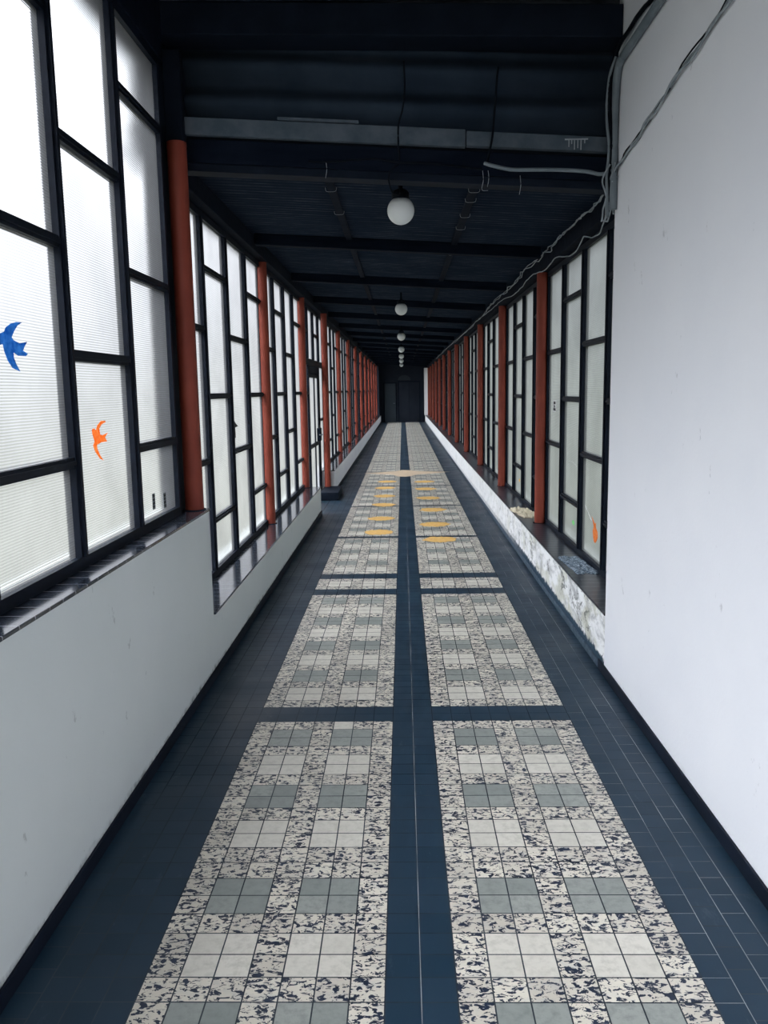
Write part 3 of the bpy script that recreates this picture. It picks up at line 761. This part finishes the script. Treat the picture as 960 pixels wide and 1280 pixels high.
# ------------------------------------------------------------------ things on the right sill
def lump(name, cx_, cy_, z0, lx, ly, h, mat, label, cat, seed, rot=0., rough=.5, nx=26, ny=26):
    mb = MB(); vs = []; fs = []
    def hgt(u, v):
        e = max(0, 1 - max(abs(u), abs(v)) ** 6)
        return e ** .5
    for j in range(ny + 1):
        for i in range(nx + 1):
            u = -1 + 2 * i / nx; v = -1 + 2 * j / ny
            q = Vector((u * 2.2, v * 2.2, seed))
            ed = 1 + .16 * noise.noise(Vector((u * 2.5, v * 2.5, seed + 7)))
            x = u * lx / 2 * ed; y = v * ly / 2 * ed
            z = h * hgt(u, v) * (1 - rough * .5 + rough * (noise.noise(q) + .5 * noise.noise(q * 2.7) + .25 * noise.noise(q * 6)))
            c_, s_ = math.cos(rot), math.sin(rot)
            vs.append((cx_ + x * c_ - y * s_, cy_ + x * s_ + y * c_, z0 + max(z, .0)))
    for j in range(ny):
        for i in range(nx):
            a_ = j * (nx + 1) + i; fs.append((a_, a_ + 1, a_ + nx + 2, a_ + nx + 1))
    mb.add(vs, fs, 0, True)
    bd = [j * (nx + 1) for j in range(ny + 1)]
    ring = list(range(nx + 1)) + [j * (nx + 1) + nx for j in range(1, ny + 1)] + [ny * (nx + 1) + i for i in range(nx - 1, -1, -1)] + [j * (nx + 1) for j in range(ny - 1, 0, -1)]
    mb.f.append(ring[::-1]); mb.mi.append(0); mb.sm.append(False)
    return tag(build(mb, name, mat), label, cat)
lump('crumpled_bundle', 1.262, 8.62, .3695, .17, .66, .048, 'rag_cream', 'crumpled cream coloured bundle lying across the right sill behind the nearest post', 'bundle', 3, rot=.12, rough=1.0)
lump('mottled_slab', 1.285, 6.03, .3695, .17, .62, .020, 'slab_grey', 'rough mottled grey slab lying on the right sill below the panes', 'slab', 11, rot=.06, rough=.8)

# ------------------------------------------------------------------ sky and camera
w = bpy.data.worlds.new('overcast'); SC.world = w; w.use_nodes = True
nt = w.node_tree
for n_ in list(nt.nodes): nt.nodes.remove(n_)
wo = nt.nodes.new('ShaderNodeOutputWorld'); bg = nt.nodes.new('ShaderNodeBackground')
tc = nt.nodes.new('ShaderNodeTexCoord'); sp = nt.nodes.new('ShaderNodeSeparateXYZ')
nt.links.new(tc.outputs['Generated'], sp.inputs[0])
# cloud cover: brighter towards the left and overhead, dull on the right
REAR, STR = 2.2, 7.6
side = ramp(nt, math_(nt, 'ADD', math_(nt, 'MULTIPLY', sp.outputs[0], .5), .5), [(0.0, 1.0), (.12, 1.0), (.28, .60), (.42, .36), (.52, .27), (1.0, .24)])
elev = ramp(nt, sp.outputs[2], [(0.0, .13), (.25, .30), (.62, 1.0), (1.0, 1.0)])
rear = ramp(nt, math_(nt, 'MULTIPLY', sp.outputs[1], -1.0), [(.55, 1.0), (.95, REAR)])  # unseen sky behind the camera, brightness added to fill the interior
sky = mix(nt, (0, 0, 0), (.95, .962, 1.0), math_(nt, 'MULTIPLY', math_(nt, 'MULTIPLY', side, elev), 1.0))
bgs = math_(nt, 'MULTIPLY', rear, STR)
nt.links.new(bgs, bg.inputs['Strength'])
nt.links.new(sky, bg.inputs['Color']); pass
nt.links.new(bg.outputs[0], wo.inputs['Surface'])

f_, cx0, cy0 = 1030., 480., 640.; VX, VY, roll, h = 503., 487., .0163, 1.68
Fv = Vector(((VX - cx0) / f_, -(VY - cy0) / f_, 1.)).normalized()
dn = Vector((math.sin(roll), -math.cos(roll), 0)); dn.z = -(dn.dot(Fv)) / Fv.z
Uv = -dn.normalized()
# components of the world axes in camera space (x right, y up, z forward)
Xv = Uv.cross(Fv)
if Xv.x < 0: Xv = -Xv
rowsM = (Xv, Fv, Uv)
cam = bpy.data.cameras.new('camera'); co = bpy.data.objects.new('camera', cam); COL.objects.link(co)
mw = Matrix.Identity(4)
for i in range(3):
    mw[i][0] = rowsM[i].x; mw[i][1] = rowsM[i].y; mw[i][2] = -rowsM[i].z
mw[2][3] = h
co.matrix_world = mw
cam.sensor_fit = 'VERTICAL'; cam.sensor_height = 36.0; cam.lens = f_ / 1280 * 36; cam.clip_start = .05; cam.clip_end = 300
SC.camera = co
SC.view_settings.view_transform = 'Standard'; SC.view_settings.look = 'None'
SC.view_settings.gamma = 1; SC.view_settings.use_curve_mapping = False
SC.view_settings.exposure = 0.3
